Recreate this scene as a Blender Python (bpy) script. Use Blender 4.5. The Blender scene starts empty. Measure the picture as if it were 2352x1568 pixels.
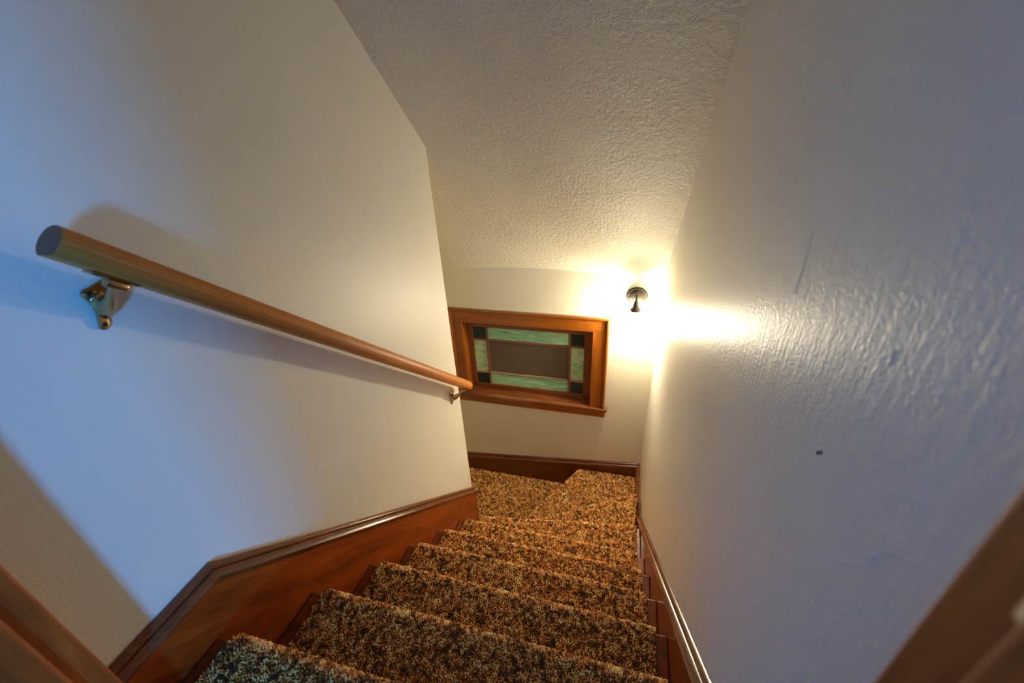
import bpy, math, random
import numpy as np
from mathutils import Vector, Matrix

random.seed(7); RNG = np.random.default_rng(11)
SC = bpy.context.scene
COL = SC.collection

# ------------------------------------------------------------------ camera
CAM_POS = (0.7926, -0.0442, -0.0283)
R = [[0.964389224863011, 0.2597069795794181, -0.05005704471757093],
     [0.08323866973356146, -0.4776682290949262, -0.8745881240757298],
     [-0.25104729998370473, 0.8392766812387038, -0.4822757566992549]]
cd = bpy.data.cameras.new('camera'); cam = bpy.data.objects.new('camera', cd); COL.objects.link(cam)
cd.sensor_width = 36.0; cd.lens = 960.82 / 2352 * 36; cd.clip_start = 0.01
m = Matrix(((R[0][0], -R[1][0], -R[2][0]), (R[0][1], -R[1][1], -R[2][1]), (R[0][2], -R[1][2], -R[2][2])))
cam.matrix_world = Matrix.Translation(CAM_POS) @ m.to_4x4()
cd.dof.use_dof = True; cd.dof.focus_distance = 1.35; cd.dof.aperture_fstop = 3.0
SC.camera = cam

# ------------------------------------------------------------------ world, daylight, exposure
wd = bpy.data.worlds.new('dusk_sky'); SC.world = wd; wd.use_nodes = True
wd.node_tree.nodes['Background'].inputs[0].default_value = (0.10, 0.22, 0.55, 1)
wd.node_tree.nodes['Background'].inputs[1].default_value = 0.25
SC.view_settings.view_transform = 'Standard'; SC.view_settings.look = 'None'
SC.view_settings.exposure = 0.54; SC.view_settings.gamma = 1.0
SC.view_settings.use_curve_mapping = False
cy = SC.cycles
cy.max_bounces = 7; cy.diffuse_bounces = 5; cy.glossy_bounces = 3; cy.transmission_bounces = 4
cy.caustics_reflective = False; cy.caustics_refractive = False
cy.use_adaptive_sampling = True; cy.adaptive_threshold = 0.05
cy.use_light_tree = False        # a single lamp and two windows

def window_light(name, loc, target, sx, sy, power, color):
    ld = bpy.data.lights.new(name, 'AREA'); ld.shape = 'RECTANGLE'; ld.size = sx; ld.size_y = sy
    ld.energy = power; ld.color = color
    o = bpy.data.objects.new(name, ld); COL.objects.link(o); o.location = loc
    o.rotation_euler = (Vector(target) - Vector(loc)).to_track_quat('-Z', 'Y').to_euler()
    return o
BLUE = (0.04, 0.34, 1.0)
# daylight entering by the two low attic windows of the upstairs room
window_light('daylight_window', (2.33, -2.84, -0.29), (1.33, -2.84, -0.29), 0.42, 0.60, 145, BLUE)
window_light('daylight_window', (-1.33, -1.75, -0.05), (-0.33, -1.75, -0.05), 0.7, 0.8, 1.6, BLUE)

# ------------------------------------------------------------------ measured layout (metres, z = 0 near the eye)
W = 1.012; D = 2.449; E = 1.588
RUN = 0.219; RISE = 0.2; Y0 = 0.0322; Z0 = -0.7594
SL = RISE / RUN
ZC = -0.135                       # ceiling height where the left wall ends
def ceil_z(y): return ZC - SL * (y - E)
def ny(k): return Y0 + k * RUN
def nz(k): return Z0 - k * RISE
Z_UP = nz(1); Z_LAND = nz(10)

# ------------------------------------------------------------------ materials
def new_mat(name):
    mt = bpy.data.materials.new(name); mt.use_nodes = True
    nt = mt.node_tree; b = nt.nodes['Principled BSDF']
    return mt, nt, b
def N(nt, t, **kw):
    n = nt.nodes.new(t)
    for k, v in kw.items(): setattr(n, k, v)
    return n
def coords(nt, scale=(1, 1, 1), rot=(0, 0, 0), src='Object'):
    tc = N(nt, 'ShaderNodeTexCoord'); mp = N(nt, 'ShaderNodeMapping')
    if any(rot):     # turn first, then stretch along the turned axes
        mp.vector_type = 'TEXTURE'; scale = tuple(1 / x for x in scale)
    mp.inputs['Scale'].default_value = scale; mp.inputs['Rotation'].default_value = rot
    nt.links.new(tc.outputs[src], mp.inputs['Vector']); return mp.outputs[0]
def noise(nt, vec, scale, detail=3, rough=0.5, dist=0.0):
    n = N(nt, 'ShaderNodeTexNoise'); n.inputs['Scale'].default_value = scale
    n.inputs['Detail'].default_value = detail; n.inputs['Roughness'].default_value = rough
    n.inputs['Distortion'].default_value = dist
    nt.links.new(vec, n.inputs['Vector']); return n.outputs['Fac']
def ramp(nt, fac, stops):
    r = N(nt, 'ShaderNodeValToRGB'); e = r.color_ramp.elements
    while len(e) < len(stops): e.new(0.5)
    for i, (p, c) in enumerate(stops):
        e[i].position = p; e[i].color = (*c, 1) if len(c) == 3 else c
    nt.links.new(fac, r.inputs[0]); return r.outputs[0]
def bump(nt, h, strength, dist, prev=None):
    b = N(nt, 'ShaderNodeBump'); b.inputs['Strength'].default_value = strength
    b.inputs['Distance'].default_value = dist
    nt.links.new(h, b.inputs['Height'])
    if prev is not None: nt.links.new(prev, b.inputs['Normal'])
    return b.outputs[0]

def paint(name, col, rough, fine, stroke, lump, col2=None, spec=0.5):
    mt, nt, b = new_mat(name)
    v = coords(nt)
    c = ramp(nt, noise(nt, v, 2.2, 2), [(0.3, col), (0.75, col2 or tuple(x * 0.95 for x in col))])
    nt.links.new(c, b.inputs['Base Color'])
    b.inputs['Roughness'].default_value = rough; b.inputs['Specular IOR Level'].default_value = spec
    vs = coords(nt, (90, 90, 14))
    n2 = bump(nt, noise(nt, vs, 1.0, 3, 0.6), stroke * 0.8, 0.002)
    n3 = bump(nt, noise(nt, v, 210, 2, 0.6), fine, 0.0015, n2)
    nt.links.new(n3, b.inputs['Normal'])
    return mt
M = {}
M['wall_left'] = paint('cream_wall_paint', (0.89, 0.86, 0.765), 0.45, 0.35, 0.25, 0.10)
M['wall_right'] = paint('glossy_cream_wall_paint', (0.87, 0.845, 0.765), 0.40, 0.6, 0.5, 0.10)
M['wall_far'] = paint('warm_cream_wall_paint', (0.88, 0.84, 0.69), 0.5, 0.3, 0.1, 0.15)
M['room'] = paint('room_paint', (0.62, 0.62, 0.62), 0.6, 0.1, 0.1, 0.05)

def ceiling_mat():
    mt, nt, b = new_mat('stippled_ceiling_plaster'); v = coords(nt)
    c = ramp(nt, noise(nt, v, 3.0, 4), [(0.3, (0.80, 0.765, 0.66)), (0.75, (0.73, 0.695, 0.59))])
    nt.links.new(c, b.inputs['Base Color']); b.inputs['Roughness'].default_value = 0.45
    n1 = bump(nt, noise(nt, v, 190, 3, 0.65, 0.4), 0.7, 0.004)
    nt.links.new(n1, b.inputs['Normal']); return mt
M['ceiling'] = ceiling_mat()

def wood(name, dark, mid, light, scale, rot=(0, 0, 0), rough=0.28, grain=1.0, coat=0.25):
    mt, nt, b = new_mat(name)
    v = coords(nt, scale, rot)
    f1 = noise(nt, v, 1.0, 6, 0.6, 0.8)
    vb = coords(nt, tuple(x * 5 for x in scale), rot)
    f2 = noise(nt, vb, 1.0, 4, 0.7, 0.3)
    mx = N(nt, 'ShaderNodeMix'); mx.data_type = 'FLOAT'; mx.inputs[0].default_value = 0.35
    nt.links.new(f1, mx.inputs[2]); nt.links.new(f2, mx.inputs[3])
    c = ramp(nt, mx.outputs[0], [(0.30, dark), (0.5, mid), (0.70, light)])
    nt.links.new(c, b.inputs['Base Color'])
    b.inputs['Roughness'].default_value = rough; b.inputs['Coat Weight'].default_value = coat
    b.inputs['Coat Roughness'].default_value = 0.2
    nt.links.new(bump(nt, mx.outputs[0], 0.15 * grain, 0.002), b.inputs['Normal'])
    return mt
ang = math.atan(SL)
# grain runs along the local long axis of each board
M['stringer'] = wood('red_brown_stained_wood', (0.10, 0.016, 0.002), (0.27, 0.046, 0.004), (0.42, 0.082, 0.008), (30, 2.5, 24), (-ang, 0, 0), 0.3)
M['stringer_cap'] = wood('worn_dark_stained_moulding', (0.11, 0.036, 0.014), (0.21, 0.07, 0.024), (0.32, 0.12, 0.045), (30, 2.5, 24), (-ang, 0, 0), 0.25)
M['base_x'] = wood('dark_stained_baseboard', (0.07, 0.014, 0.004), (0.15, 0.035, 0.009), (0.21, 0.055, 0.014), (2.5, 30, 26), (0, 0, 0), 0.32)
M['base_y'] = wood('stained_baseboard', (0.07, 0.016, 0.004), (0.15, 0.038, 0.010), (0.21, 0.06, 0.015), (26, 2.5, 26), (0, 0, 0), 0.32)
M['win_x'] = wood('orange_stained_oak', (0.17, 0.042, 0.004), (0.30, 0.082, 0.006), (0.40, 0.12, 0.009), (3, 30, 30), (0, 0, 0), 0.33)
M['win_z'] = wood('orange_stained_oak_upright', (0.17, 0.042, 0.004), (0.30, 0.082, 0.006), (0.40, 0.12, 0.009), (30, 30, 3), (0, 0, 0), 0.33)
M['sash'] = wood('dark_orange_sash_wood', (0.12, 0.032, 0.007), (0.20, 0.055, 0.012), (0.27, 0.08, 0.018), (3, 24, 24), (0, 0, 0), 0.4)
M['sill'] = wood('worn_sill_wood', (0.10, 0.025, 0.006), (0.21, 0.065, 0.018), (0.40, 0.17, 0.065), (3, 30, 30), (0, 0, 0), 0.3)
M['pine'] = wood('honey_pine_door_frame', (0.13, 0.028, 0.003), (0.32, 0.076, 0.006), (0.50, 0.135, 0.012), (26, 26, 2.2), (0, 0, 0), 0.6, 1.5, 0.0)
M['tread'] = wood('dark_tread_wood', (0.13, 0.030, 0.006), (0.25, 0.060, 0.011), (0.34, 0.09, 0.017), (2.5, 26, 26), (0, 0, 0), 0.35)
def rail_mat():
    mt, nt, b = new_mat('varnished_fir_rail')
    ra = (-math.atan(0.874), 0, 0); v = coords(nt, (320, 1.5, 320), ra)
    f = noise(nt, v, 1.0, 3, 0.6)
    v2 = coords(nt, (30, 1.2, 30), ra); f2 = noise(nt, v2, 1.0, 3)
    mx = N(nt, 'ShaderNodeMix'); mx.data_type = 'FLOAT'; mx.inputs[0].default_value = 0.45
    nt.links.new(f, mx.inputs[2]); nt.links.new(f2, mx.inputs[3])
    c = ramp(nt, mx.outputs[0], [(0.32, (0.42, 0.13, 0.020)), (0.5, (0.66, 0.23, 0.042)), (0.68, (0.80, 0.34, 0.075))])
    nt.links.new(c, b.inputs['Base Color']); b.inputs['Roughness'].default_value = 0.5; b.inputs['Specular IOR Level'].default_value = 0.3
    b.inputs['Coat Weight'].default_value = 0.1; b.inputs['Coat Roughness'].default_value = 0.35
    nt.links.new(bump(nt, f, 0.2, 0.0006), b.inputs['Normal']); return mt
M['rail'] = rail_mat()
def plain(name, col, rough=0.5, metal=0.0, **kw):
    mt, nt, b = new_mat(name); b.inputs['Base Color'].default_value = (*col, 1)
    b.inputs['Roughness'].default_value = rough; b.inputs['Metallic'].default_value = metal
    for k, v in kw.items(): b.inputs[k].default_value = v
    v = coords(nt); nt.links.new(bump(nt, noise(nt, v, 120, 2), 0.06, 0.001), b.inputs['Normal'])
    return mt
M['rail_end'] = plain('rail_end_grain', (0.24, 0.10, 0.05), 0.7)
M['brass'] = plain('aged_brass', (0.50, 0.36, 0.17), 0.22, 1.0)
M['steel'] = plain('hinge_steel', (0.72, 0.72, 0.74), 0.3, 1.0)
M['bronze'] = plain('oil_rubbed_bronze', (0.036, 0.027, 0.022), 0.6, 0.0, **{'Specular IOR Level': 0.25})
M['screw'] = plain('dark_screw', (0.06, 0.05, 0.04), 0.4, 0.8)
M['white_chip'] = plain('old_white_paint', (0.36, 0.33, 0.29), 0.9)
M['wall_blob'] = plain('wall_paint_blob', (0.82, 0.795, 0.725), 0.4)
M['white_line'] = plain('bare_plaster_line', (0.9, 0.88, 0.84), 0.7)
M['grey_scuff'] = plain('grey_scuff', (0.25, 0.24, 0.22), 0.7)
M['came'] = plain('copper_came', (0.24, 0.105, 0.055), 0.45, 0.2)
M['came_pale'] = plain('worn_pale_came', (0.36, 0.23, 0.13), 0.5, 0.1)
def glass_mat(name, dark, mid, light, scale, rough=0.12):
    mt, nt, b = new_mat(name)
    v = coords(nt, scale)
    f = noise(nt, v, 1.0, 5, 0.6, 1.6)
    c = ramp(nt, f, [(0.28, dark), (0.5, mid), (0.72, light)])
    nt.links.new(c, b.inputs['Base Color']); b.inputs['Roughness'].default_value = rough
    nt.links.new(bump(nt, f, 0.12, 0.004), b.inputs['Normal']); return mt
M['green_x'] = glass_mat('green_opal_glass', (0.13, 0.40, 0.20), (0.30, 0.62, 0.38), (0.62, 0.85, 0.62), (5, 20, 38))
M['green_z'] = glass_mat('pale_green_opal_glass', (0.20, 0.45, 0.20), (0.42, 0.64, 0.36), (0.62, 0.78, 0.54), (14, 20, 16))
M['teal'] = glass_mat('dark_teal_glass', (0.004, 0.022, 0.026), (0.007, 0.032, 0.038), (0.012, 0.05, 0.06), (9, 9, 9), 0.1)
def screen_mat():
    mt, nt, b = new_mat('brown_insect_screen')
    v = coords(nt)
    w1 = N(nt, 'ShaderNodeTexWave'); w1.bands_direction = 'X'; w1.inputs['Scale'].default_value = 110
    w2 = N(nt, 'ShaderNodeTexWave'); w2.bands_direction = 'Z'; w2.inputs['Scale'].default_value = 110
    nt.links.new(v, w1.inputs['Vector']); nt.links.new(v, w2.inputs['Vector'])
    mx = N(nt, 'ShaderNodeMath', operation='MAXIMUM')
    nt.links.new(w1.outputs['Fac'], mx.inputs[0]); nt.links.new(w2.outputs['Fac'], mx.inputs[1])
    c = ramp(nt, mx.outputs[0], [(0.3, (0.05, 0.032, 0.018)), (0.9, (0.19, 0.13, 0.08))])
    nt.links.new(c, b.inputs['Base Color']); b.inputs['Roughness'].default_value = 0.6; return mt
M['screen'] = screen_mat()
def clear_glass():
    mt, nt, b = new_mat('clear_pane_glass'); b.inputs['Base Color'].default_value = (0.2, 0.18, 0.15, 1)
    b.inputs['Roughness'].default_value = 0.05; b.inputs['Alpha'].default_value = 0.10
    return mt
M['glass'] = clear_glass()
def bulb_mat():
    mt, nt, b = new_mat('lit_bulb'); b.inputs['Base Color'].default_value = (1, 0.95, 0.85, 1)
    b.inputs['Emission Color'].default_value = (1.0, 0.88, 0.62, 1); b.inputs['Emission Strength'].default_value = 440
    return mt
M['bulb'] = bulb_mat()
def carpet_base():
    mt, nt, b = new_mat('carpet_backing'); v = coords(nt)
    c = ramp(nt, noise(nt, v, 110, 3), [(0.3, (0.10, 0.042, 0.012)), (0.55, (0.26, 0.12, 0.036)), (0.75, (0.40, 0.21, 0.07))])
    nt.links.new(c, b.inputs['Base Color']); b.inputs['Roughness'].default_value = 0.95
    nt.links.new(bump(nt, noise(nt, v, 250, 2), 0.6, 0.004), b.inputs['Normal']); return mt
M['carpet'] = carpet_base()
def pile_mat():
    mt, nt, b = new_mat('carpet_yarn')
    a = N(nt, 'ShaderNodeAttribute'); a.attribute_name = 'yarn'
    nt.links.new(a.outputs['Color'], b.inputs['Base Color'])
    b.inputs['Roughness'].default_value = 0.85; b.inputs['Sheen Weight'].default_value = 0.15
    b.inputs['Specular IOR Level'].default_value = 0.2; return mt
M['pile'] = pile_mat()

# ------------------------------------------------------------------ mesh helpers
class MB:
    def __init__(s): s.v = []; s.f = []
    def poly(s, pts):
        n = len(s.v); s.v += [tuple(p) for p in pts]; s.f.append(tuple(range(n, n + len(pts)))); return s
    def box(s, x0, x1, y0, y1, z0, z1):
        n = len(s.v)
        s.v += [(x0, y0, z0), (x1, y0, z0), (x1, y1, z0), (x0, y1, z0), (x0, y0, z1), (x1, y0, z1), (x1, y1, z1), (x0, y1, z1)]
        s.f += [tuple(n + i for i in q) for q in ((3, 2, 1, 0), (4, 5, 6, 7), (0, 1, 5, 4), (1, 2, 6, 5), (2, 3, 7, 6), (3, 0, 4, 7))]
        return s
    def prism(s, pts, off):
        """closed polygon pts extruded by the vector off"""
        n = len(s.v); k = len(pts); o = Vector(off)
        s.v += [tuple(p) for p in pts] + [tuple(Vector(p) + o) for p in pts]
        s.f.append(tuple(n + i for i in reversed(range(k)))); s.f.append(tuple(n + k + i for i in range(k)))
        for i in range(k):
            j = (i + 1) % k; s.f.append((n + i, n + j, n + k + j, n + k + i))
        return s
    def loft(s, rings, closed=True, caps=True):
        n = len(s.v); k = len(rings[0])
        for r in rings: s.v += [tuple(p) for p in r]
        for a in range(len(rings) - 1):
            for i in range(k if closed else k - 1):
                j = (i + 1) % k
                s.f.append((n + a * k + i, n + a * k + j, n + (a + 1) * k + j, n + (a + 1) * k + i))
        if caps:
            s.f.append(tuple(n + i for i in reversed(range(k))))
            s.f.append(tuple(n + (len(rings) - 1) * k + i for i in range(k)))
        return s
    def lathe(s, prof, org, axis, seg=24):
        """prof: (radius, distance along axis)"""
        ax = Vector(axis).normalized(); u = ax.orthogonal().normalized(); w = ax.cross(u)
        rings = []
        for r, h in prof:
            rings.append([Vector(org) + ax * h + (u * math.cos(t) + w * math.sin(t)) * max(r, 1e-5)
                          for t in [2 * math.pi * i / seg for i in range(seg)]])
        return s.loft(rings)
    def tube(s, pts, rad, seg=12):
        pts = [Vector(p) for p in pts]; rings = []; u = None
        if not hasattr(rad, '__len__'): rad = [rad] * len(pts)
        for i, p in enumerate(pts):
            t = (pts[min(i + 1, len(pts) - 1)] - pts[max(i - 1, 0)]).normalized()
            u = t.orthogonal().normalized() if u is None else (u - t * u.dot(t)).normalized()
            w = t.cross(u)
            rings.append([p + (u * math.cos(a) + w * math.sin(a)) * rad[i] for a in [2 * math.pi * k / seg for k in range(seg)]])
        return s.loft(rings)
    def build(s, name, mat, parent=None, smooth=False, bevel=0.0, loc=None):
        me = bpy.data.meshes.new(name); me.from_pydata(s.v, [], s.f); me.update()
        o = bpy.data.objects.new(name, me); COL.objects.link(o)
        me.materials.append(M[mat] if isinstance(mat, str) else mat)
        import bmesh
        bm = bmesh.new(); bm.from_mesh(me); bmesh.ops.recalc_face_normals(bm, faces=bm.faces); bm.to_mesh(me); bm.free()
        if smooth:
            for p in me.polygons: p.use_smooth = True
        if smooth == 'auto':
            me.set_sharp_from_angle(angle=math.radians(40))
        if bevel:
            b = o.modifiers.new('bevel', 'BEVEL'); b.width = bevel; b.segments = 2; b.limit_method = 'ANGLE'
        if parent is not None: o.parent = parent
        return o
def empty(name, loc=(0, 0, 0)):
    o = bpy.data.objects.new(name, None); COL.objects.link(o); o.location = loc; o.empty_display_size = 0.05; return o
def adopt(o, root):
    """parent o to root and keep its place in the world"""
    o.parent = root; o.matrix_parent_inverse = Matrix.Translation(-Vector(root.location)); return o
def tag(o, label=None, cat=None, group=None, kind=None):
    if label: o['label'] = label
    if cat: o['category'] = cat
    if group: o['group'] = group
    if kind: o['kind'] = kind
    return o
def struct(o, label=None): return tag(o, label, None, None, 'structure')

# ------------------------------------------------------------------ room shell
BY = 0.02                # back of the partition that holds the doorway
FY = 0.085               # its face towards the stairs
XL = -1.45               # end of the lower flight's well
ZT = 1.6
struct(MB().prism([(-0.13, FY, -3.2), (-0.13, E, -3.2), (-0.13, E, ceil_z(E) + 0.02), (-0.13, FY, ceil_z(FY) + 0.02)], (0.13, 0, 0)).build('wall_left', 'wall_left'), 'cream painted wall carrying the wooden handrail')
struct(MB().prism([(W, FY, -3.2), (W, D + 0.12, -3.2), (W, D + 0.12, ceil_z(D) + 0.02), (W, D, ceil_z(D) + 0.02), (W, FY, ceil_z(FY) + 0.02)], (0.13, 0, 0)).build('wall_right', 'wall_right'), 'glossy uneven cream wall on the right of the stairs')

# far wall with the window opening
OX0, OX1, OZ0, OZ1 = -0.335, 0.63, -1.955, -1.31
fw = MB(); zt = ceil_z(D) + 0.03
fw.box(XL, OX0, D, D + 0.14, -3.2, zt); fw.box(OX1, W, D, D + 0.14, -3.2, zt)
fw.box(OX0, OX1, D, D + 0.14, -3.2, OZ0); fw.box(OX0, OX1, D, D + 0.14, OZ1, zt)
struct(fw.build('wall_far', 'wall_far'), 'cream end wall with the stained glass window')

# sloped stippled ceiling, sagging a little where it meets the end wall
def vnoise(p, cell, seed):
    r = np.random.default_rng(seed).random((64, 64)); q = p / cell
    i = np.floor(q).astype(int); f = q - i; f = f * f * (3 - 2 * f)
    g = lambda a, b2: r[(i[:, 0] + a) % 64, (i[:, 1] + b2) % 64]
    return (g(0, 0) * (1 - f[:, 0]) + g(1, 0) * f[:, 0]) * (1 - f[:, 1]) + (g(0, 1) * (1 - f[:, 0]) + g(1, 1) * f[:, 0]) * f[:, 1]
def ceil_mesh():
    """stipple modelled in relief over the part that shows, plain slab beyond and above"""
    y0 = FY - 0.02; st = 0.0033; xa = -0.46
    xs = np.arange(xa, W + st, st); ys = np.arange(y0, D + 0.02, st)
    gx, gy = np.meshgrid(xs, ys); P = np.stack([gx.ravel(), gy.ravel() / math.cos(math.atan(SL))], 1)
    rot = np.array([[0.8, 0.6], [-0.6, 0.8]]); Q = P @ rot
    rel = 0.6 * np.abs(vnoise(P, 0.0115, 21) - 0.5) * 2 + 0.65 * vnoise(Q, 0.0078, 22) + 0.3 * vnoise(P + 3.1, 0.0052, 23)
    patch = 0.55 + 0.75 * vnoise(Q + 1.7, 0.16, 24)
    sag = 0.010 * np.sin(P[:, 0] * 5.0 + 0.6) * np.exp(-((gy.ravel() - D) / 0.35) ** 2)
    z = ZC - SL * (gy.ravel() - E) + sag - (rel - 0.75) * 0.0029 * patch + 0.004 * (vnoise(Q, 0.3, 25) - 0.5)
    V = np.column_stack([gx.ravel(), gy.ravel(), z]); nx, nyy = len(xs), len(ys)
    a = (np.arange(nyy - 1)[:, None] * nx + np.arange(nx - 1)[None]).ravel()
    F = np.column_stack([a, a + nx, a + nx + 1, a + 1]); n = len(V)
    extra = []; ef = []
    def quadbox(x0, x1, lo, hi):
        k = n + len(extra)
        for x in (x0, x1):
            for y in (y0, D + 0.02):
                extra.append((x, y, ceil_z(y) + lo)); extra.append((x, y, ceil_z(y) + hi))
        for q in ((0, 2, 3, 1), (4, 5, 7, 6), (0, 1, 5, 4), (2, 6, 7, 3), (1, 3, 7, 5), (0, 4, 6, 2)): ef.append([k + i for i in q])
    quadbox(XL, xa, 0.0, 0.09); quadbox(xa, W, 0.02, 0.09)
    V = np.vstack([V, np.array(extra)]); F = np.vstack([F, np.array(ef)])
    me = bpy.data.meshes.new('ceiling'); me.vertices.add(len(V)); me.vertices.foreach_set('co', V.reshape(-1).astype(np.float32))
    me.loops.add(len(F) * 4); me.loops.foreach_set('vertex_index', F.reshape(-1).astype(np.int32))
    me.polygons.add(len(F)); me.polygons.foreach_set('loop_start', (np.arange(len(F)) * 4).astype(np.int32))
    me.update(calc_edges=True)
    sm = np.ones(len(F), bool); sm[-12:] = False; me.polygons.foreach_set('use_smooth', sm)
    me.materials.append(M['ceiling']); return me
cl = bpy.data.objects.new('ceiling', ceil_mesh()); COL.objects.link(cl)
struct(cl, 'sloping stippled plaster ceiling above the stairs')

struct(MB().box(XL - 0.1, XL, E - 0.13, D + 0.14, -3.2, 0.3).build('wall_lower', 'wall_far'))
struct(MB().box(XL - 0.1, -0.13, E - 0.13, E, -3.2, 0.3).build('wall_return', 'wall_left'))
struct(MB().box(XL, W, E - 0.3, D, -3.0, Z_LAND - 0.014).build('floor', 'tread'))

# upstairs room behind the doorway, where the daylight comes from
RX0, RX1, RY0 = -1.4, 2.4, -3.9
JX0, JX1 = 0.075, 0.938   # faces of the door jambs
HEAD = 0.30  # unseen doorway head, set low to keep daylight off the upper wall
b = MB(); b.box(RX0, JX0 - 0.02, BY, FY, Z_UP, ZT); b.box(JX1 + 0.02, RX1, BY, FY, Z_UP, ZT); b.box(JX0 - 0.02, JX1 + 0.02, BY, FY, HEAD + 0.02, ZT)
struct(b.build('wall_doorway', 'room'))
struct(MB().box(RX0, RX1, RY0, BY, Z_UP - 0.12, Z_UP).build('floor_upstairs', 'tread'))
struct(MB().box(RX0, RX1, RY0, FY, ZT, ZT + 0.1).build('ceiling_upstairs', 'room'))
struct(MB().box(RX0, RX1, RY0 - 0.1, RY0, Z_UP, ZT).build('wall_back', 'room'))
def wall_x(name, x0, x1, hy0, hy1, hz0, hz1):
    q = MB(); q.box(x0, x1, RY0, hy0, Z_UP, ZT); q.box(x0, x1, hy1, FY, Z_UP, ZT)
    q.box(x0, x1, hy0, hy1, Z_UP, hz0); q.box(x0, x1, hy0, hy1, hz1, ZT)
    return struct(q.build(name, 'room'))
wall_x('wall_upstairs_right', RX1, RX1 + 0.12, -3.09, -2.59, -0.61, 0.03)
wall_x('wall_upstairs_left', RX0 - 0.12, RX0, -2.12, -1.38, -0.47, 0.37)
for k, (x0, x1, y0, y1, z0, z1) in enumerate(((RX1, RX1 + 0.12, -3.09, -2.59, -0.61, 0.03), (RX0 - 0.12, RX0, -2.12, -1.38, -0.47, 0.37))):
    r = struct(empty('window_%d' % (k + 2), ((x0 + x1) / 2, (y0 + y1) / 2, z0)))
    fb = MB(); t = 0.03
    fb.box(x0, x1, y0, y0 + t, z0, z1); fb.box(x0, x1, y1 - t, y1, z0, z1); fb.box(x0, x1, y0 + t, y1 - t, z0, z0 + t); fb.box(x0, x1, y0 + t, y1 - t, z1 - t, z1)
    adopt(fb.build('window_frame', 'pine'), r)
    adopt(MB().box((x0 + x1) / 2 + (0.045 if k == 0 else -0.053), (x0 + x1) / 2 + (0.053 if k == 0 else -0.045), y0 + t, y1 - t, z0 + t, z1 - t).build('pane', 'glass'), r)

# ------------------------------------------------------------------ doorway at the head of the stairs
dr = struct(empty('door_1', (0.5, 0.05, Z_UP)), 'honey pine door frame at the head of the stairs')
def dpart(mb, name, mat='pine', **kw): return adopt(mb.build(name, mat, **kw), dr)
JE_L, JE_R = 0.0955, 0.110
def jamb(xw, xf, ye):
    """jamb lining with a rounded stair side edge; xw wall side, xf opening side"""
    s = 1 if xf > xw else -1; r = 0.006
    pts = [(xw, -0.02), (xf, -0.02)]
    for i in range(5):
        t = i / 4 * math.pi / 2
        pts.append((xf - s * r + s * r * math.cos(t), ye - r + r * math.sin(t)))
    pts.append((xw, ye))
    return MB().prism([(x, y, Z_UP + 0.001) for x, y in pts], (0, 0, HEAD + 0.02 - Z_UP))
dpart(jamb(-0.0 + 0.001, JX0, JE_L), 'jamb', smooth='auto')
dpart(jamb(W - 0.001, JX1, JE_R), 'jamb', smooth='auto')
dpart(MB().box(JX0, JX1, -0.02, 0.10, HEAD, HEAD + 0.03), 'head_jamb', bevel=0.004)  # lowered head, shaped to hold back daylight
# rounded door stops
def stop(xf, s, y0, y1):
    pts = [(xf - s * 0.004, y0), (xf + s * 0.012, y0)]
    for i in range(6):
        t = i / 5 * math.pi / 2
        pts.append((xf + s * (0.004 + 0.008 * math.cos(t)), y1 - 0.008 + 0.008 * math.sin(t)))
    pts.append((xf - s * 0.004, y1))
    return MB().prism([(x, y, Z_UP + 0.001) for x, y in pts], (0, 0, HEAD - Z_UP - 0.002))
dpart(stop(JX0, 1, 0.022, 0.062), 'door_stop', smooth='auto')
dpart(stop(JX1, -1, 0.036, 0.074), 'door_stop', smooth='auto')
leaf = MB().box(0.962, 0.998, -0.885, -0.045, Z_UP + 0.008, HEAD - 0.005)  # unseen leaf, added to stop the daylight partway along the left wall
lf = dpart(leaf, 'light_blocking_leaf', bevel=0.003)
for zz in (-0.72, 0.10):
    hb = MB(); hb.lathe([(0.006, -0.045), (0.006, 0.045)], (0.950, -0.033, zz), (0, 0, 1), 12)
    hb.box(0.937, 0.9395, -0.03, 0.0, zz - 0.044, zz + 0.044)
    dpart(hb, 'hinge', 'steel', smooth='auto')
# pale latch plate let into the right jamb
lp = MB().box(JX1 - 0.0012, JX1 + 0.001, 0.045, 0.083, -0.197, -0.125)
dpart(lp, 'latch_plate', 'steel', bevel=0.002)

# ------------------------------------------------------------------ skirting and stringer boards
def sweep_cap(path, side, x_wall, prof):
    """sweep prof (out from wall, down from top edge) along path of (y, z); side +1 = out is +x"""
    rings = []
    n = len(path)
    for i, (y, z) in enumerate(path):
        def nrm(a, b2):
            t = Vector((b2[0] - a[0], b2[1] - a[1])).normalized(); return Vector((t.y, -t.x))   # points down
        if i == 0: d2 = nrm(path[0], path[1])
        elif i == n - 1: d2 = nrm(path[-2], path[-1])
        else:
            a, c = nrm(path[i - 1], path[i]), nrm(path[i], path[i + 1]); h = (a + c).normalized(); d2 = h / h.dot(a)
        if i in (0, n - 1) : d2 = Vector((0, d2.y if abs(d2.x) < 1e-6 else -1 / abs(d2.y)))        # plumb cut ends
        rings.append([(x_wall + side * o, y + d2.x * dn, z + d2.y * dn) for o, dn in prof])
    return MB().loft(rings)
CAP = [(0.0, 0.0), (0.010, 0.001), (0.014, 0.005), (0.0135, 0.011), (0.0105, 0.0135), (0.018, 0.0145), (0.026, 0.018), (0.030, 0.024), (0.028, 0.030), (0.0215, 0.034), (0.0, 0.036)]
def board(path, side, x_wall, th, down, top=0.030):
    return sweep_cap(path, side, x_wall, [(0.0, top), (th, top), (th, down), (0.0, down)])

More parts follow.
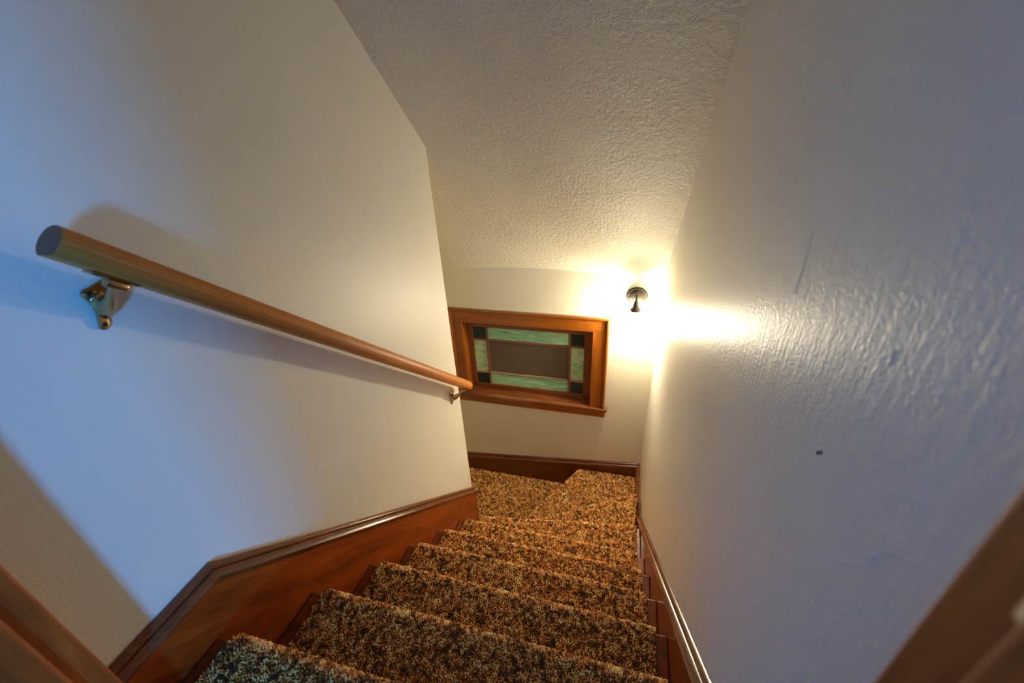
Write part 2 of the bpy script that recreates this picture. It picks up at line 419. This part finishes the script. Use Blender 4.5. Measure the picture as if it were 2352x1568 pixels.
KY, KZ = 0.303, -0.819
LE = (E + 0.004, KZ - SL * (E + 0.004 - KY))
pathL = [(JE_L - 0.004, KZ), (KY, KZ), LE]
bl = struct(empty('baseboard_left', (0, KY, KZ - 0.2)), 'reddish stained stringer board below the handrail wall')
adopt(sweep_cap(pathL, 1, 0.0, CAP).build('cap_moulding', 'stringer_cap', smooth='auto'), bl)
# board face follows the steps down to below the treads
adopt(board(pathL, 1, 0.0, 0.021, 0.34).build('stringer_board', 'stringer', smooth='auto'), bl)

RK = (1.992, -2.434)
def rz(y): return RK[1] + SL * (RK[0] - y)
RTY = 0.352; pathR = [(JE_R - 0.003, rz(RTY)), (RTY, rz(RTY)), RK, (D - 0.001, RK[1])]
br = struct(empty('baseboard_right', (W, 1.2, -1.9)), 'stained stringer board along the glossy wall')
adopt(sweep_cap(pathR, -1, W, CAP).build('cap_moulding', 'stringer_cap', smooth='auto'), br)
adopt(board(pathR, -1, W, 0.020, 0.34).build('stringer_board', 'stringer', smooth='auto'), br)

FS = 0.1175
bf = struct(empty('baseboard_far', (0.3, D, Z_LAND)), 'dark stained baseboard under the stained glass window')
def far_board(prof, x0, x1):
    ring = lambda x: [(x, D - o, -2.551 + FS * x - dn) for o, dn in prof]
    return MB().loft([ring(x0), ring(x1)])
x1 = W - 0.021
adopt(far_board(CAP[:], XL, x1).build('cap_moulding', 'base_x', smooth='auto'), bf)
adopt(far_board([(0, 0.03), (0.021, 0.03), (0.021, 0.42), (0, 0.42)], XL, x1).build('baseboard_panel', 'base_x'), bf)

# ragged line of old white paint where the right wall meets its moulding
pc = MB(); yy = 0.36
while yy < RK[0] - 0.02:
    l = random.uniform(0.015, 0.09); w0 = random.uniform(0.002, 0.006)
    ya, yb = yy, min(yy + l, RK[0])
    pc.prism([(W - 0.0005, ya, rz(ya) - 0.001), (W - 0.0005, yb, rz(yb) - 0.001), (W - 0.0005, yb, rz(yb) + w0), (W - 0.0005, (ya + yb) / 2, rz((ya + yb) / 2) + w0 * 1.5), (W - 0.0005, ya, rz(ya) + w0 * 0.6)], (-0.0022, 0, 0))
    yy += l + random.uniform(0.0, 0.03)
adopt(pc.build('paint_edge', 'white_chip'), br)

# ------------------------------------------------------------------ staircase (wooden treads and risers)
XC0, XC1 = 0.058, 0.959     # carpet runner edges
XS0, XS1 = 0.021, W - 0.020
PV = (0.045, 1.522)         # where the winder nosings converge
def line_at(p, q, x): return p[1] + (q[1] - p[1]) * (x - p[0]) / (q[0] - p[0])
N7a, N7b = (0.062, 1.527), (0.970, 1.668)
N8a, N8b = (0.075, 1.563), (0.975, 2.083)
N9a, N9b = (0.070, 1.566), (0.562, 2.428)
FRY = D - 0.022
treads = {}                 # k -> (polygon, front edge a, b)
for k in range(1, 7):
    back = ny(k - 1) - 0.03 if k > 1 else -0.02
    treads[k] = ([(XC0, back), (XC1, back), (XC1, ny(k)), (XC0, ny(k))], (XC0, ny(k)), (XC1, ny(k)))
treads[7] = ([(XC0, ny(6) - 0.03), (0.970, ny(6) - 0.03), N7b, N7a], N7a, N7b)
treads[8] = ([(XC0, 1.50), (0.972, line_at(N7a, N7b, 0.972) - 0.03), N8b, N8a], N8a, N8b)
treads[9] = ([(0.05, 1.53), (0.975, 2.05), (0.986, 2.06), (0.986, FRY), (N9b[0], FRY), N9a], N9a, (N9b[0], FRY))

stc = tag(empty('staircase', (0.5, 0.0, Z_LAND)), 'wooden stairs with winders under the mottled carpet runner', 'staircase')
CT = 0.013
for k in range(1, 10):
    poly, a, c = treads[k]; z = nz(k) - CT
    if k <= 6:
        back = -0.02 if k == 1 else ny(k - 1) - 0.035
        tp = [(XS0 + .0005, back), (XS1 - .0005, back), (XS1 - .0005, ny(k) - 0.012), (XS0 + .0005, ny(k) - 0.012)]
    elif k == 7:
        tp = [(XS0 + .0005, ny(6) - 0.035), (XS1 - .0005, ny(6) - 0.035), (XS1 - .0005, line_at(N7a, N7b, XS1) - 0.012), (XS0 + .0005, line_at(N7a, N7b, XS0) - 0.012)]
    else: tp = [(x, y - (0.012 if k == 8 else 0)) for x, y in poly]
    if k == 9: tp = [(0.05, 1.525), (0.985, 2.05), (0.985, FRY - .002), (N9b[0] - 0.0, FRY - .002), (0.082, 1.562)]
    adopt(MB().prism([(x, y, z - 0.028) for x, y in tp], (0, 0, 0.028)).build('tread', 'tread', bevel=0.004), stc)
    # riser below the nosing
    a2, c2 = Vector(a), Vector(c); t = (c2 - a2).normalized(); n = Vector((-t.y, t.x))
    if n.y < 0 and k < 9: n = -n
    if k == 9: n = Vector((-abs(t.y), t.x))
    if k <= 7: a2 = Vector((XS0 + .0005, a2.y)); c2 = Vector((XS1 - .0005, c2.y))
    o0, o1 = a2 - n * 0.05, c2 - n * 0.05
    o2, o3 = c2 - n * 0.035, a2 - n * 0.035
    adopt(MB().prism([(q.x, min(q.y, FRY - .002), nz(k) - RISE - 0.0135) for q in (o0, o1, o2, o3)], (0, 0, RISE - 0.028 + 0.0)).build('riser', 'tread'), stc)

# ------------------------------------------------------------------ carpet runner: one section to each step, real pile
cpt = tag(empty('stair_carpet', (0.5, 0.0, Z_LAND)), 'mottled brown and rust carpet runner covering the steps', 'carpet')
YARN = np.array((3.1, 3.15, 2.65)) * np.array([(0.030, 0.012, 0.004), (0.085, 0.034, 0.010), (0.22, 0.105, 0.028), (0.36, 0.125, 0.026), (0.37, 0.205, 0.075), (0.43, 0.29, 0.125), (0.43, 0.34, 0.18)])
def inside(px, py, poly):
    c = np.zeros(len(px), bool); n = len(poly)
    for i in range(n):
        x0, y0 = poly[i]; x1_, y1 = poly[(i + 1) % n]
        if y0 == y1: continue
        hit = ((y0 > py) != (y1 > py)) & (px < (x1_ - x0) * (py - y0) / (y1 - y0) + x0); c ^= hit
    return c
def pile(P, Nn, sp, parent, uv):
    """tufts at points P with normals Nn"""
    n = len(P)
    if n == 0: return
    Nn = Nn + RNG.normal(0, 0.24, (n, 3)); Nn /= np.linalg.norm(Nn, axis=1)[:, None]
    ref = RNG.normal(0, 1, (n, 3)); U = np.cross(Nn, ref); U /= np.linalg.norm(U, axis=1)[:, None]; V = np.cross(Nn, U)
    h = sp * RNG.uniform(1.2, 1.9, n); r = sp * RNG.uniform(0.40, 0.56, n)
    V9 = np.zeros((n, 9, 3))
    for i in range(4):
        a = i * math.pi / 2; dirv = U * math.cos(a) + V * math.sin(a); dir2 = U * math.cos(a + .5) + V * math.sin(a + .5)
        V9[:, i] = P + dirv * (r * 0.75)[:, None]; V9[:, 4 + i] = P + dir2 * r[:, None] + Nn * (h * 0.72)[:, None]
    V9[:, 8] = P + Nn * h[:, None]
    faces = []
    for i in range(4):
        j = (i + 1) % 4; faces += [(i, j, 4 + j), (i, 4 + j, 4 + i), (4 + i, 4 + j, 8)]
    F = (np.array(faces)[None] + (np.arange(n) * 9)[:, None, None]).reshape(-1, 3)
    me = bpy.data.meshes.new('pile'); me.vertices.add(n * 9); me.vertices.foreach_set('co', V9.reshape(-1).astype(np.float32))
    nf = len(F); me.loops.add(nf * 3); me.loops.foreach_set('vertex_index', F.reshape(-1).astype(np.int32))
    me.polygons.add(nf); me.polygons.foreach_set('loop_start', (np.arange(nf) * 3).astype(np.int32))
    me.update(calc_edges=True)
    me.shade_smooth()
    t = 0.60 * vnoise(uv, 0.0085, 3) + 0.12 * vnoise(uv, 0.03, 4) + 0.28 * RNG.random(n)
    t = np.clip((t - 0.24) / 0.52, 0, 0.999) * (len(YARN) - 1)
    i0 = t.astype(int); fr = (t - i0)[:, None]; colr = YARN[i0] * (1 - fr) + YARN[i0 + 1] * fr
    rust = vnoise(uv, 0.012, 9) > 0.82
    colr[rust] = colr[rust] * 0.4 + np.array((0.34, 0.10, 0.02)) * 0.6
    ca = me.color_attributes.new('yarn', 'FLOAT_COLOR', 'POINT')
    cc = np.ones((n, 9, 4), np.float32); cc[:, :, :3] = colr[:, None]
    ca.data.foreach_set('color', cc.reshape(-1))
    me.materials.append(M['pile'])
    o = bpy.data.objects.new('pile', me); COL.objects.link(o); o.parent = parent; o['kind'] = 'stuff'
    o.matrix_parent_inverse = parent.matrix_parent_inverse.copy()
    o.matrix_parent_inverse = Matrix.Identity(4)
    return o
def section(poly, a, c, z, sp, drop=RISE, nosing=True, root=None):
    mb = MB(); rr = 0.027
    a2, c2 = (Vector(a), Vector(c)) if nosing else (None, None)
    if nosing:
        t = (c2 - a2).normalized(); n = Vector((-t.y, t.x))
        cen = Vector((sum(p[0] for p in poly) / len(poly), sum(p[1] for p in poly) / len(poly)))
        if (cen - a2).dot(n) > 0: n = -n
        top = []
        for p in poly:
            q = Vector(p)
            if (q - a2).length < 1e-4 or (q - c2).length < 1e-4: q = q - n * (rr - 0.007)
            top.append((q.x, q.y))
        a2 = a2 + n * 0.007; c2 = c2 + n * 0.007
    else: top = poly; n = None
    zb = z - 0.005       # backing sits a little below the tips of the pile
    mb.prism([(x, y, zb - 0.009) for x, y in top], (0, 0, 0.009))
    if nosing:
        prof = [(-rr, 0)] + [(-rr + rr * math.sin(i / 6 * math.pi / 2), -rr + rr * math.cos(i / 6 * math.pi / 2)) for i in range(1, 7)]
        prof += [(0, -0.034), (-0.012, -0.044), (-0.014, -drop + 0.004), (-0.022, -drop + 0.004), (-0.022, -0.040), (-0.010, -0.034), (-0.010, -rr), (-rr * 0.72, -0.018), (-rr, -0.009)]
        rings = [[(e.x + n.x * s, e.y + n.y * s, zb + h) for s, h in prof] for e in (a2, c2)]
        mb.loft(rings)
    o = adopt(mb.build('carpet_section', 'carpet'), root or cpt)
    # tufts: flat part
    xs = np.array(top); x0, y0 = xs.min(0); x1_, y1 = xs.max(0)
    gx, gy = np.meshgrid(np.arange(x0, x1_, sp), np.arange(y0, y1, sp)); P2 = np.stack([gx.ravel(), gy.ravel()], 1)
    P2 = P2 + RNG.uniform(-0.5, 0.5, P2.shape) * sp
    P2 = P2[inside(P2[:, 0], P2[:, 1], top)]
    P = np.column_stack([P2, np.full(len(P2), zb - 0.001)]); Nn = np.tile((0., 0., 1.), (len(P), 1)); uv = P2.copy()
    if nosing:
        L = (c2 - a2).length; na = int(L / sp); arc = rr * math.pi / 2 + 0.022; nb = max(2, int(arc / sp))
        ss, aa = np.meshgrid((np.arange(na) + .5) / na, (np.arange(nb) + .5) / nb * arc)
        ss = (ss.ravel() + RNG.uniform(-.5, .5, ss.size) / na).clip(0, 1); aa = aa.ravel() + RNG.uniform(-.4, .4, aa.size) * sp
        th = np.clip(aa / rr, 0, math.pi / 2); ex = np.clip(aa - rr * math.pi / 2, 0, None)
        s_ = -rr + (rr - 0.001) * np.sin(th); h_ = -rr + (rr - 0.001) * np.cos(th) - ex
        bx = a2.x + (c2.x - a2.x) * ss; by = a2.y + (c2.y - a2.y) * ss
        P = np.vstack([P, np.column_stack([bx + n.x * s_, by + n.y * s_, zb + h_])])
        Nn = np.vstack([Nn, np.column_stack([n.x * np.sin(th), n.y * np.sin(th), np.cos(th)])])
        uv = np.vstack([uv, np.column_stack([bx + n.x * (aa - rr), by + n.y * (aa - rr)])])
    keep = P[:, 1] < FRY - 0.004
    pile(P[keep], Nn[keep], sp, o, uv[keep] + np.array([0, z * 0.7]))
    return o
SP = {1: 0.0042, 2: 0.0042, 3: 0.0044, 4: 0.0047, 5: 0.005, 6: 0.0054, 7: 0.0056, 8: 0.0062, 9: 0.0064}
for k in range(1, 10):
    poly, a, c = treads[k]; section(poly, a, c, nz(k), SP[k])
lnd = tag(empty('landing_carpet', (0.0, 2.0, Z_LAND - 0.013)), 'mottled brown carpet on the landing below the window', 'carpet')
section([(-0.95, E + 0.002), (0.10, E + 0.002), (0.12, 1.60), (N9b[0] + 0.0, FRY), (-0.95, FRY)], None, None, Z_LAND, 0.0075, nosing=False, root=lnd)

# ------------------------------------------------------------------ stained glass window
wn = struct(empty('window_1', (0.15, D, -1.95)), 'small stained glass window in an orange stained wooden frame')
def wpart(mb, name, mat, **kw): return adopt(mb.build(name, mat, **kw), wn)
CI0, CI1 = -0.314, 0.610; CO0, CO1 = -0.405, 0.715; CTI, CTO = -1.327, -1.219; STOOL = -1.937
BB = 0.024
# head and side casings with a moulded band round the outside
def band(p, q, wdir):
    """moulded back band along p-q on the wall; wdir points inwards across the band"""
    prof = [(0, 0), (0, 0.032), (0.004, 0.036), (0.012, 0.036), (0.015, 0.031), (0.017, 0.026), (BB, 0.025), (BB, 0)]
    p, q, wv = Vector(p), Vector(q), Vector(wdir)
    return p, q, wv, prof
def band_mesh(p, q, wdir, m0, m1):
    p, q, wv, prof = band(p, q, wdir); t = (q - p).normalized(); rings = []
    for e, mm in ((p, m0), (q, m1)):
        rings.append([(e + wv * a + t * (a * mm) - Vector((0, h, 0))) for a, h in prof])
    return MB().loft([[tuple(v) for v in r] for r in rings])
wpart(MB().box(CO0 + BB, CO1 - BB, D - 0.021, D, CTI, CTO - BB), 'head_casing', 'win_x', bevel=0.0025)
wpart(MB().box(CO0 + BB, CI0, D - 0.021, D, STOOL, CTI - 0.0006), 'side_casing', 'win_z', bevel=0.0025)
wpart(MB().box(CI1, CO1 - BB, D - 0.021, D, STOOL, CTI - 0.0006), 'side_casing', 'win_z', bevel=0.0025)
wpart(band_mesh((CO0, D, CTO), (CO1, D, CTO), (0, 0, -1), 1, -1), 'back_band', 'win_x', smooth='auto')
wpart(band_mesh((CO1, D, CTO), (CO1, D, STOOL), (-1, 0, 0), 1, 0), 'back_band', 'win_z', smooth='auto')
wpart(band_mesh((CO0, D, CTO), (CO0, D, STOOL), (1, 0, 0), 1, 0), 'back_band', 'win_z', smooth='auto')
# jamb linings
SY = D + 0.06
wpart(MB().box(OX0, CI0, D, D + 0.13, STOOL - 0.01, CTI), 'jamb', 'win_z')
wpart(MB().box(CI1, OX1, D, D + 0.13, STOOL - 0.01, CTI), 'jamb', 'win_z')
wpart(MB().box(OX0, OX1, D, D + 0.13, CTI, OZ1), 'head_jamb', 'win_x')
# stool with horns and apron
wpart(MB().box(CO0 - 0.022, CO1 + 0.021, D - 0.040, D, STOOL - 0.024, STOOL).box(CI0, CI1, D, D + 0.13, STOOL - 0.024, STOOL), 'stool', 'sill', bevel=0.004)
wpart(MB().box(CO0, CO1 + 0.005, D - 0.018, D, -2.024, STOOL - 0.024), 'apron', 'win_x', bevel=0.003)
# sash
GX0, GX1, GZ0, GZ1 = -0.270, 0.550, -1.893, -1.397
s = MB(); sb = SY + 0.032
s.box(CI0, GX0, SY, sb, STOOL, CTI); wpart(s, 'sash_stile', 'sash', bevel=0.003)
wpart(MB().box(GX1, CI1, SY, sb, STOOL, CTI), 'sash_stile', 'sash', bevel=0.003)
wpart(MB().box(GX0, GX1, SY + .0004, sb, GZ1, CTI), 'sash_rail', 'sash', bevel=0.003)
wpart(MB().box(GX0, GX1, SY + .0004, sb, STOOL, GZ0), 'sash_rail', 'sash', bevel=0.003)
GY = SY + 0.010; GB = GY + 0.006
VX = [GX0, -0.164, 0.449, GX1]; HZ = [GZ1, -1.503, -1.790, GZ0]
for i in range(3):
    for j in range(3):
        x0, x1_, z1, z0 = VX[i], VX[i + 1], HZ[j], HZ[j + 1]
        if i == 1 and j == 1:
            tag(wpart(MB().box(x0, x1_, GY, GY + 0.003, z0, z1), 'pane', 'glass'), 'clear centre pane')
            tag(wpart(MB().box(x0 - 0.004, x1_ + 0.004, GB + 0.004, GB + 0.010, z0 - 0.004, z1 + 0.004), 'insect_screen', 'screen'), 'brown mesh screen behind the centre pane')
        else:
            corner = i != 1 and j != 1
            mt = 'teal' if corner else ('green_x' if i == 1 else 'green_z')
            tag(wpart(MB().box(x0, x1_, GY, GB, z0, z1), 'pane', mt), 'dark teal glass square' if corner else 'green opal glass strip')
def came(x0, x1_, z0, z1, mat, jit):
    """lead came with a slightly uneven edge"""
    horiz = (x1_ - x0) > (z1 - z0); nseg = 9; rings = []
    for i in range(nseg + 1):
        f = i / nseg; jt = random.uniform(-jit, jit)
        if horiz:
            x = x0 + (x1_ - x0) * f; zc = (z0 + z1) / 2 + jt; hh = (z1 - z0) / 2
            rings.append([(x, GY + 0.001, zc - hh), (x, GY - 0.006, zc - hh * .6), (x, GY - 0.006, zc + hh * .6), (x, GY + 0.001, zc + hh)])
        else:
            z = z0 + (z1 - z0) * f; xc = (x0 + x1_) / 2 + jt; hh = (x1_ - x0) / 2
            rings.append([(xc - hh, GY + 0.001, z), (xc - hh * .6, GY - 0.006, z), (xc + hh * .6, GY - 0.006, z), (xc + hh, GY + 0.001, z)])
    return MB().loft(rings)
for z, mt in ((HZ[1], 'came'), (HZ[2], 'came_pale')):
    wpart(came(GX0, GX1, z - 0.010, z + 0.010, mt, 0.0015), 'came', mt, smooth='auto')
for x in (VX[1], VX[2]):
    wpart(came(x - 0.010, x + 0.010, GZ0, GZ1, 'came', 0.001), 'came', 'came', smooth='auto')
# weathered boarding that closes the opening from outside
wpart(MB().box(CI0, CI1, SY + 0.05, SY + 0.065, STOOL, CTI), 'storm_panel', 'tread')

# ------------------------------------------------------------------ wall sconce
SX, SZ = 0.866, -1.067
sc = tag(empty('wall_sconce', (SX, D, SZ)), 'small bronze wall lamp with a bare lit bulb beside the window', 'wall lamp')
def spart(mb, name, mat, **kw): return adopt(mb.build(name, mat, **kw), sc)
spart(MB().lathe([(0.001, 0.0), (0.063, 0.0), (0.064, 0.004), (0.062, 0.010), (0.056, 0.014), (0.053, 0.013), (0.050, 0.015), (0.030, 0.021), (0.012, 0.024), (0.001, 0.025)], (SX, D, SZ), (0, -1, 0), 40), 'backplate', 'bronze', smooth='auto')
armp = []
for i in range(13):
    t = i / 12
    if t < 0.5: armp.append((SX - 0.003, D - 0.018 - 0.075 * t, SZ + 0.022 + 0.030 * math.sin(t * math.pi)))
    else:
        u = (t - .5) * 2; armp.append((SX - 0.004, D - 0.0555 - 0.032 * math.sin(u * math.pi / 2), SZ + 0.052 - 0.052 * (1 - math.cos(u * math.pi / 2))))
spart(MB().tube(armp, 0.0065, 12), 'arm', 'bronze', smooth='auto')
LX, LY = SX - 0.004, D - 0.0875
so = spart(MB().lathe([(0.001, 0.008), (0.010, 0.006), (0.012, -0.002), (0.014, -0.006), (0.013, -0.010), (0.017, -0.022), (0.019, -0.026), (0.018, -0.029), (0.022, -0.036), (0.031, -0.044), (0.033, -0.050), (0.032, -0.055), (0.026, -0.058), (0.001, -0.058)], (LX, LY, SZ), (0, 0, 1), 32), 'socket_cup', 'bronze', smooth='auto')
for dx in (-0.038, 0.038):
    spart(MB().lathe([(0.001, 0.022), (0.004, 0.021), (0.005, 0.018), (0.005, 0.010)], (SX + dx, D, SZ - 0.006), (0, -1, 0), 12), 'screw', 'steel' if dx < 0 else 'screw', smooth='auto')
spart(MB().lathe([(0.001, -0.060), (0.013, -0.058), (0.013, -0.074), (0.018, -0.086), (0.026, -0.100), (0.030, -0.115), (0.029, -0.128), (0.022, -0.140), (0.011, -0.147), (0.001, -0.148)], (LX, LY, SZ), (0, 0, 1), 24), 'bulb', 'bulb', smooth='auto')

# ------------------------------------------------------------------ handrail
RXX = 0.070; RA = Vector((RXX, 0.315, -0.146)); RB = Vector((RXX, 1.566, -1.233))
hr = tag(empty('handrail', (0, 0.9, -0.66)), 'round fir handrail on brass brackets fixed to the left wall', 'handrail')
rd = (RB - RA).normalized(); rx = Vector((1, 0, 0)); rup = rx.cross(rd); rup = rup if rup.z > 0 else -rup
HW, HT = 0.0230, 0.0240
prof = []
for i in range(28):     # mopstick: round with a flat underside
    t = 2 * math.pi * i / 28; u = math.cos(t) * HW; v = math.sin(t) * HT
    if v < -0.0195: v = -0.0195
    prof.append((u, v))
def rring(p, f): return [p + rx * (u * f) + rup * (v * f) for u, v in prof]
L = (RB - RA).length
rb = MB().loft([rring(RA, 0.97), rring(RA + rd * 0.0015, 1.0), rring(RB - rd * 0.012, 1.0), rring(RB - rd * 0.004, 0.93), rring(RB, 0.72)], caps=False)
ro = adopt(rb.build('rail', 'rail', smooth='auto'), hr)
adopt(MB().prism([tuple(p) for p in rring(RA, 0.968)], tuple(rd * 0.002)).build('end_cap', 'rail_end'), hr)
adopt(MB().prism([tuple(p) for p in rring(RB, 0.715)], tuple(rd * -0.002)).build('end_cap', 'rail_end'), hr)

def bracket(yp, zp, yr):
    """wall plate centred at (yp, zp); saddle under the rail at yr"""
    f = (yr - RA.y) / (RB.y - RA.y); under = RA + (RB - RA) * f - rup * 0.0198
    # plate: rounded three lobed triangle, point down
    corners = [(-0.001, 0.018), (0.027, 0.024), (-0.003, -0.034)]; pts = []
    for i, (cy, cz) in enumerate(corners):
        a0 = [math.pi, math.pi / 2, -0.35][i]; a1 = [math.pi / 2 - .3, -0.35, -math.pi + .35][i]
        for j in range(7):
            a = a0 + (a1 - a0) * j / 6; rr = 0.0085 if i < 2 else 0.0075
            pts.append((cy + rr * math.cos(a), cz + rr * math.sin(a)))
        nx_ = corners[(i + 1) % 3]; mid = ((cy + nx_[0]) / 2 * 0.72, (cz + nx_[1]) / 2 * 0.72 + (0.008 if i == 0 else 0))
        if i > 0: pts.append((mid[0] * 1.15, mid[1]))
    mb = MB()
    r0 = [(0.0005, yp + a, zp + b2) for a, b2 in pts]; r1 = [(0.0045, yp + a, zp + b2) for a, b2 in pts]; r2 = [(0.0065, yp + a * .86, zp + b2 * .88) for a, b2 in pts]
    mb.loft([r0, r1, r2])
    # tapering arm, wide and flat at the plate, slim at the saddle
    p0 = Vector((0.005, yp + 0.006, zp - 0.004)); p3 = under + Vector((0, 0, -0.008)); p1 = p0 + Vector((0.022, 0.0, -0.004)); p2 = p3 + Vector((-0.022, 0, -0.016))
    rings = []; nseg = 12
    for i in range(nseg + 1):
        t = i / nseg; c = p0 * (1 - t) ** 3 + p1 * 3 * t * (1 - t) ** 2 + p2 * 3 * t * t * (1 - t) + p3 * t ** 3
        dv = ((p1 - p0) * (1 - t) ** 2 + (p2 - p1) * 2 * t * (1 - t) + (p3 - p2) * t * t).normalized()
        sidev = Vector((0, 1, 0)); sidev = (sidev - dv * sidev.dot(dv)).normalized(); upv = dv.cross(sidev)
        wy = 0.0065 + 0.006 * (1 - t) ** 2 + 0.002 * t * t; wz = 0.0055 + 0.020 * (1 - t) ** 3
        rings.append([c + sidev * (wy * math.cos(a)) + upv * (wz * math.sin(a)) for a in [2 * math.pi * k / 16 for k in range(16)]])
    mb.loft(rings)
    bk = adopt(mb.build('bracket', 'brass', smooth='auto'), hr)
    # saddle strap under the rail with a boss
    sd_ = MB(); n = []
    for s_ in (-0.030, 0.030):
        n.append([under + rd * s_ + rx * (u * 0.010) + rup * v for u, v in ((-1, -0.0030), (1, -0.0030), (1.2, 0.0002), (-1.2, 0.0002))])
    sd_.loft(n)
    sd_.lathe([(0.001, -0.014), (0.0075, -0.013), (0.0085, -0.010), (0.0085, 0.010), (0.0075, 0.013), (0.003, 0.0135), (0.003, 0.008), (0.001, 0.008)], under - rup * 0.008 + rd * 0.006, rd, 16)
    s1 = sd_.build('saddle', 'brass', smooth='auto'); s1.parent = bk
    for cy, cz in ((0.0, 0.018), (0.026, 0.023), (-0.003, -0.033)):
        q = MB().lathe([(0.001, 0.0085), (0.0030, 0.0080), (0.0042, 0.0060), (0.0042, 0.004)], (0, yp + cy, zp + cz), (1, 0, 0), 10).build('screw', 'screw', smooth='auto'); q.parent = bk
    return bk
bracket(0.3585, -0.258, 0.374)
bracket(1.492, -1.258, 1.520)

# ------------------------------------------------------------------ small marks on the right wall
wr = bpy.data.objects['wall_right']
def on_wall(mb, name, mat):
    o = mb.build(name, mat, smooth='auto'); o.parent = wr; return o
def ribbon(pts, w, h, x, sgn):
    """thin raised ridge following (y, z) points on the wall face x"""
    rings = []
    for i, (y, z) in enumerate(pts):
        a = pts[max(i - 1, 0)]; b2 = pts[min(i + 1, len(pts) - 1)]
        t = Vector((b2[0] - a[0], b2[1] - a[1])).normalized(); nn = Vector((-t.y, t.x))
        ww = w * (0.35 if i in (0, len(pts) - 1) else 1.0)
        rings.append([(x - sgn * 0.0003, y + nn.x * ww, z + nn.y * ww), (x + sgn * h, y, z), (x - sgn * 0.0003, y - nn.x * ww, z - nn.y * ww)])
    return MB().loft(rings)
crk = [(0.272, -0.42), (0.257, -0.4), (0.246, -0.383), (0.241, -0.368), (0.235, -0.352), (0.23, -0.345), (0.22, -0.338), (0.211, -0.33), (0.203, -0.323)]
on_wall(ribbon(crk, 0.0007, 0.0006, W, -1), 'plaster_crack', 'white_line')
on_wall(ribbon([(0.200, -0.3205), (0.196, -0.317), (0.191, -0.3125)], 0.0009, 0.0006, W, -1), 'plaster_crack', 'white_line')
on_wall(ribbon([(0.324, -0.216), (0.3243, -0.220), (0.324, -0.227), (0.324, -0.232)], 0.0011, 0.0004, W, -1), 'paint_drip', 'wall_blob')
on_wall(ribbon([(0.556, -0.178), (0.553, -0.21), (0.553, -0.235), (0.555, -0.262)], 0.0012, 0.0004, W, -1), 'paint_run', 'wall_blob')
for p in ((0.371, -0.374), (0.366, -0.369)):
    on_wall(MB().box(W - 0.0012, W + 0.0005, p[0] - 0.0009, p[0] + 0.0009, p[1] - 0.0022, p[1] + 0.0022), 'staple', 'screw')
wl = bpy.data.objects['wall_left']
for y, z in ((0.297, -0.227), (0.319, -0.231), (0.354, -0.199), (0.709, -0.302)):
    o = MB().lathe([(0.0016, -0.0003), (0.0012, 0.0006), (0.0003, 0.0009)], (0, y, z), (1, 0, 0), 8).build('paint_speck', 'wall_left', smooth=True); o.parent = wl
# ragged plaster line above the window head
pl = MB(); x = CO0
while x < CO1:
    l = random.uniform(0.03, 0.12); e = min(x + l, CO1 + 0.002); t = random.uniform(0.003, 0.008)
    pl.box(x, e, D - 0.012, D + 0.0005, CTO, CTO + t); x = e
adopt(pl.build('plaster_edge', 'wall_far'), wn)
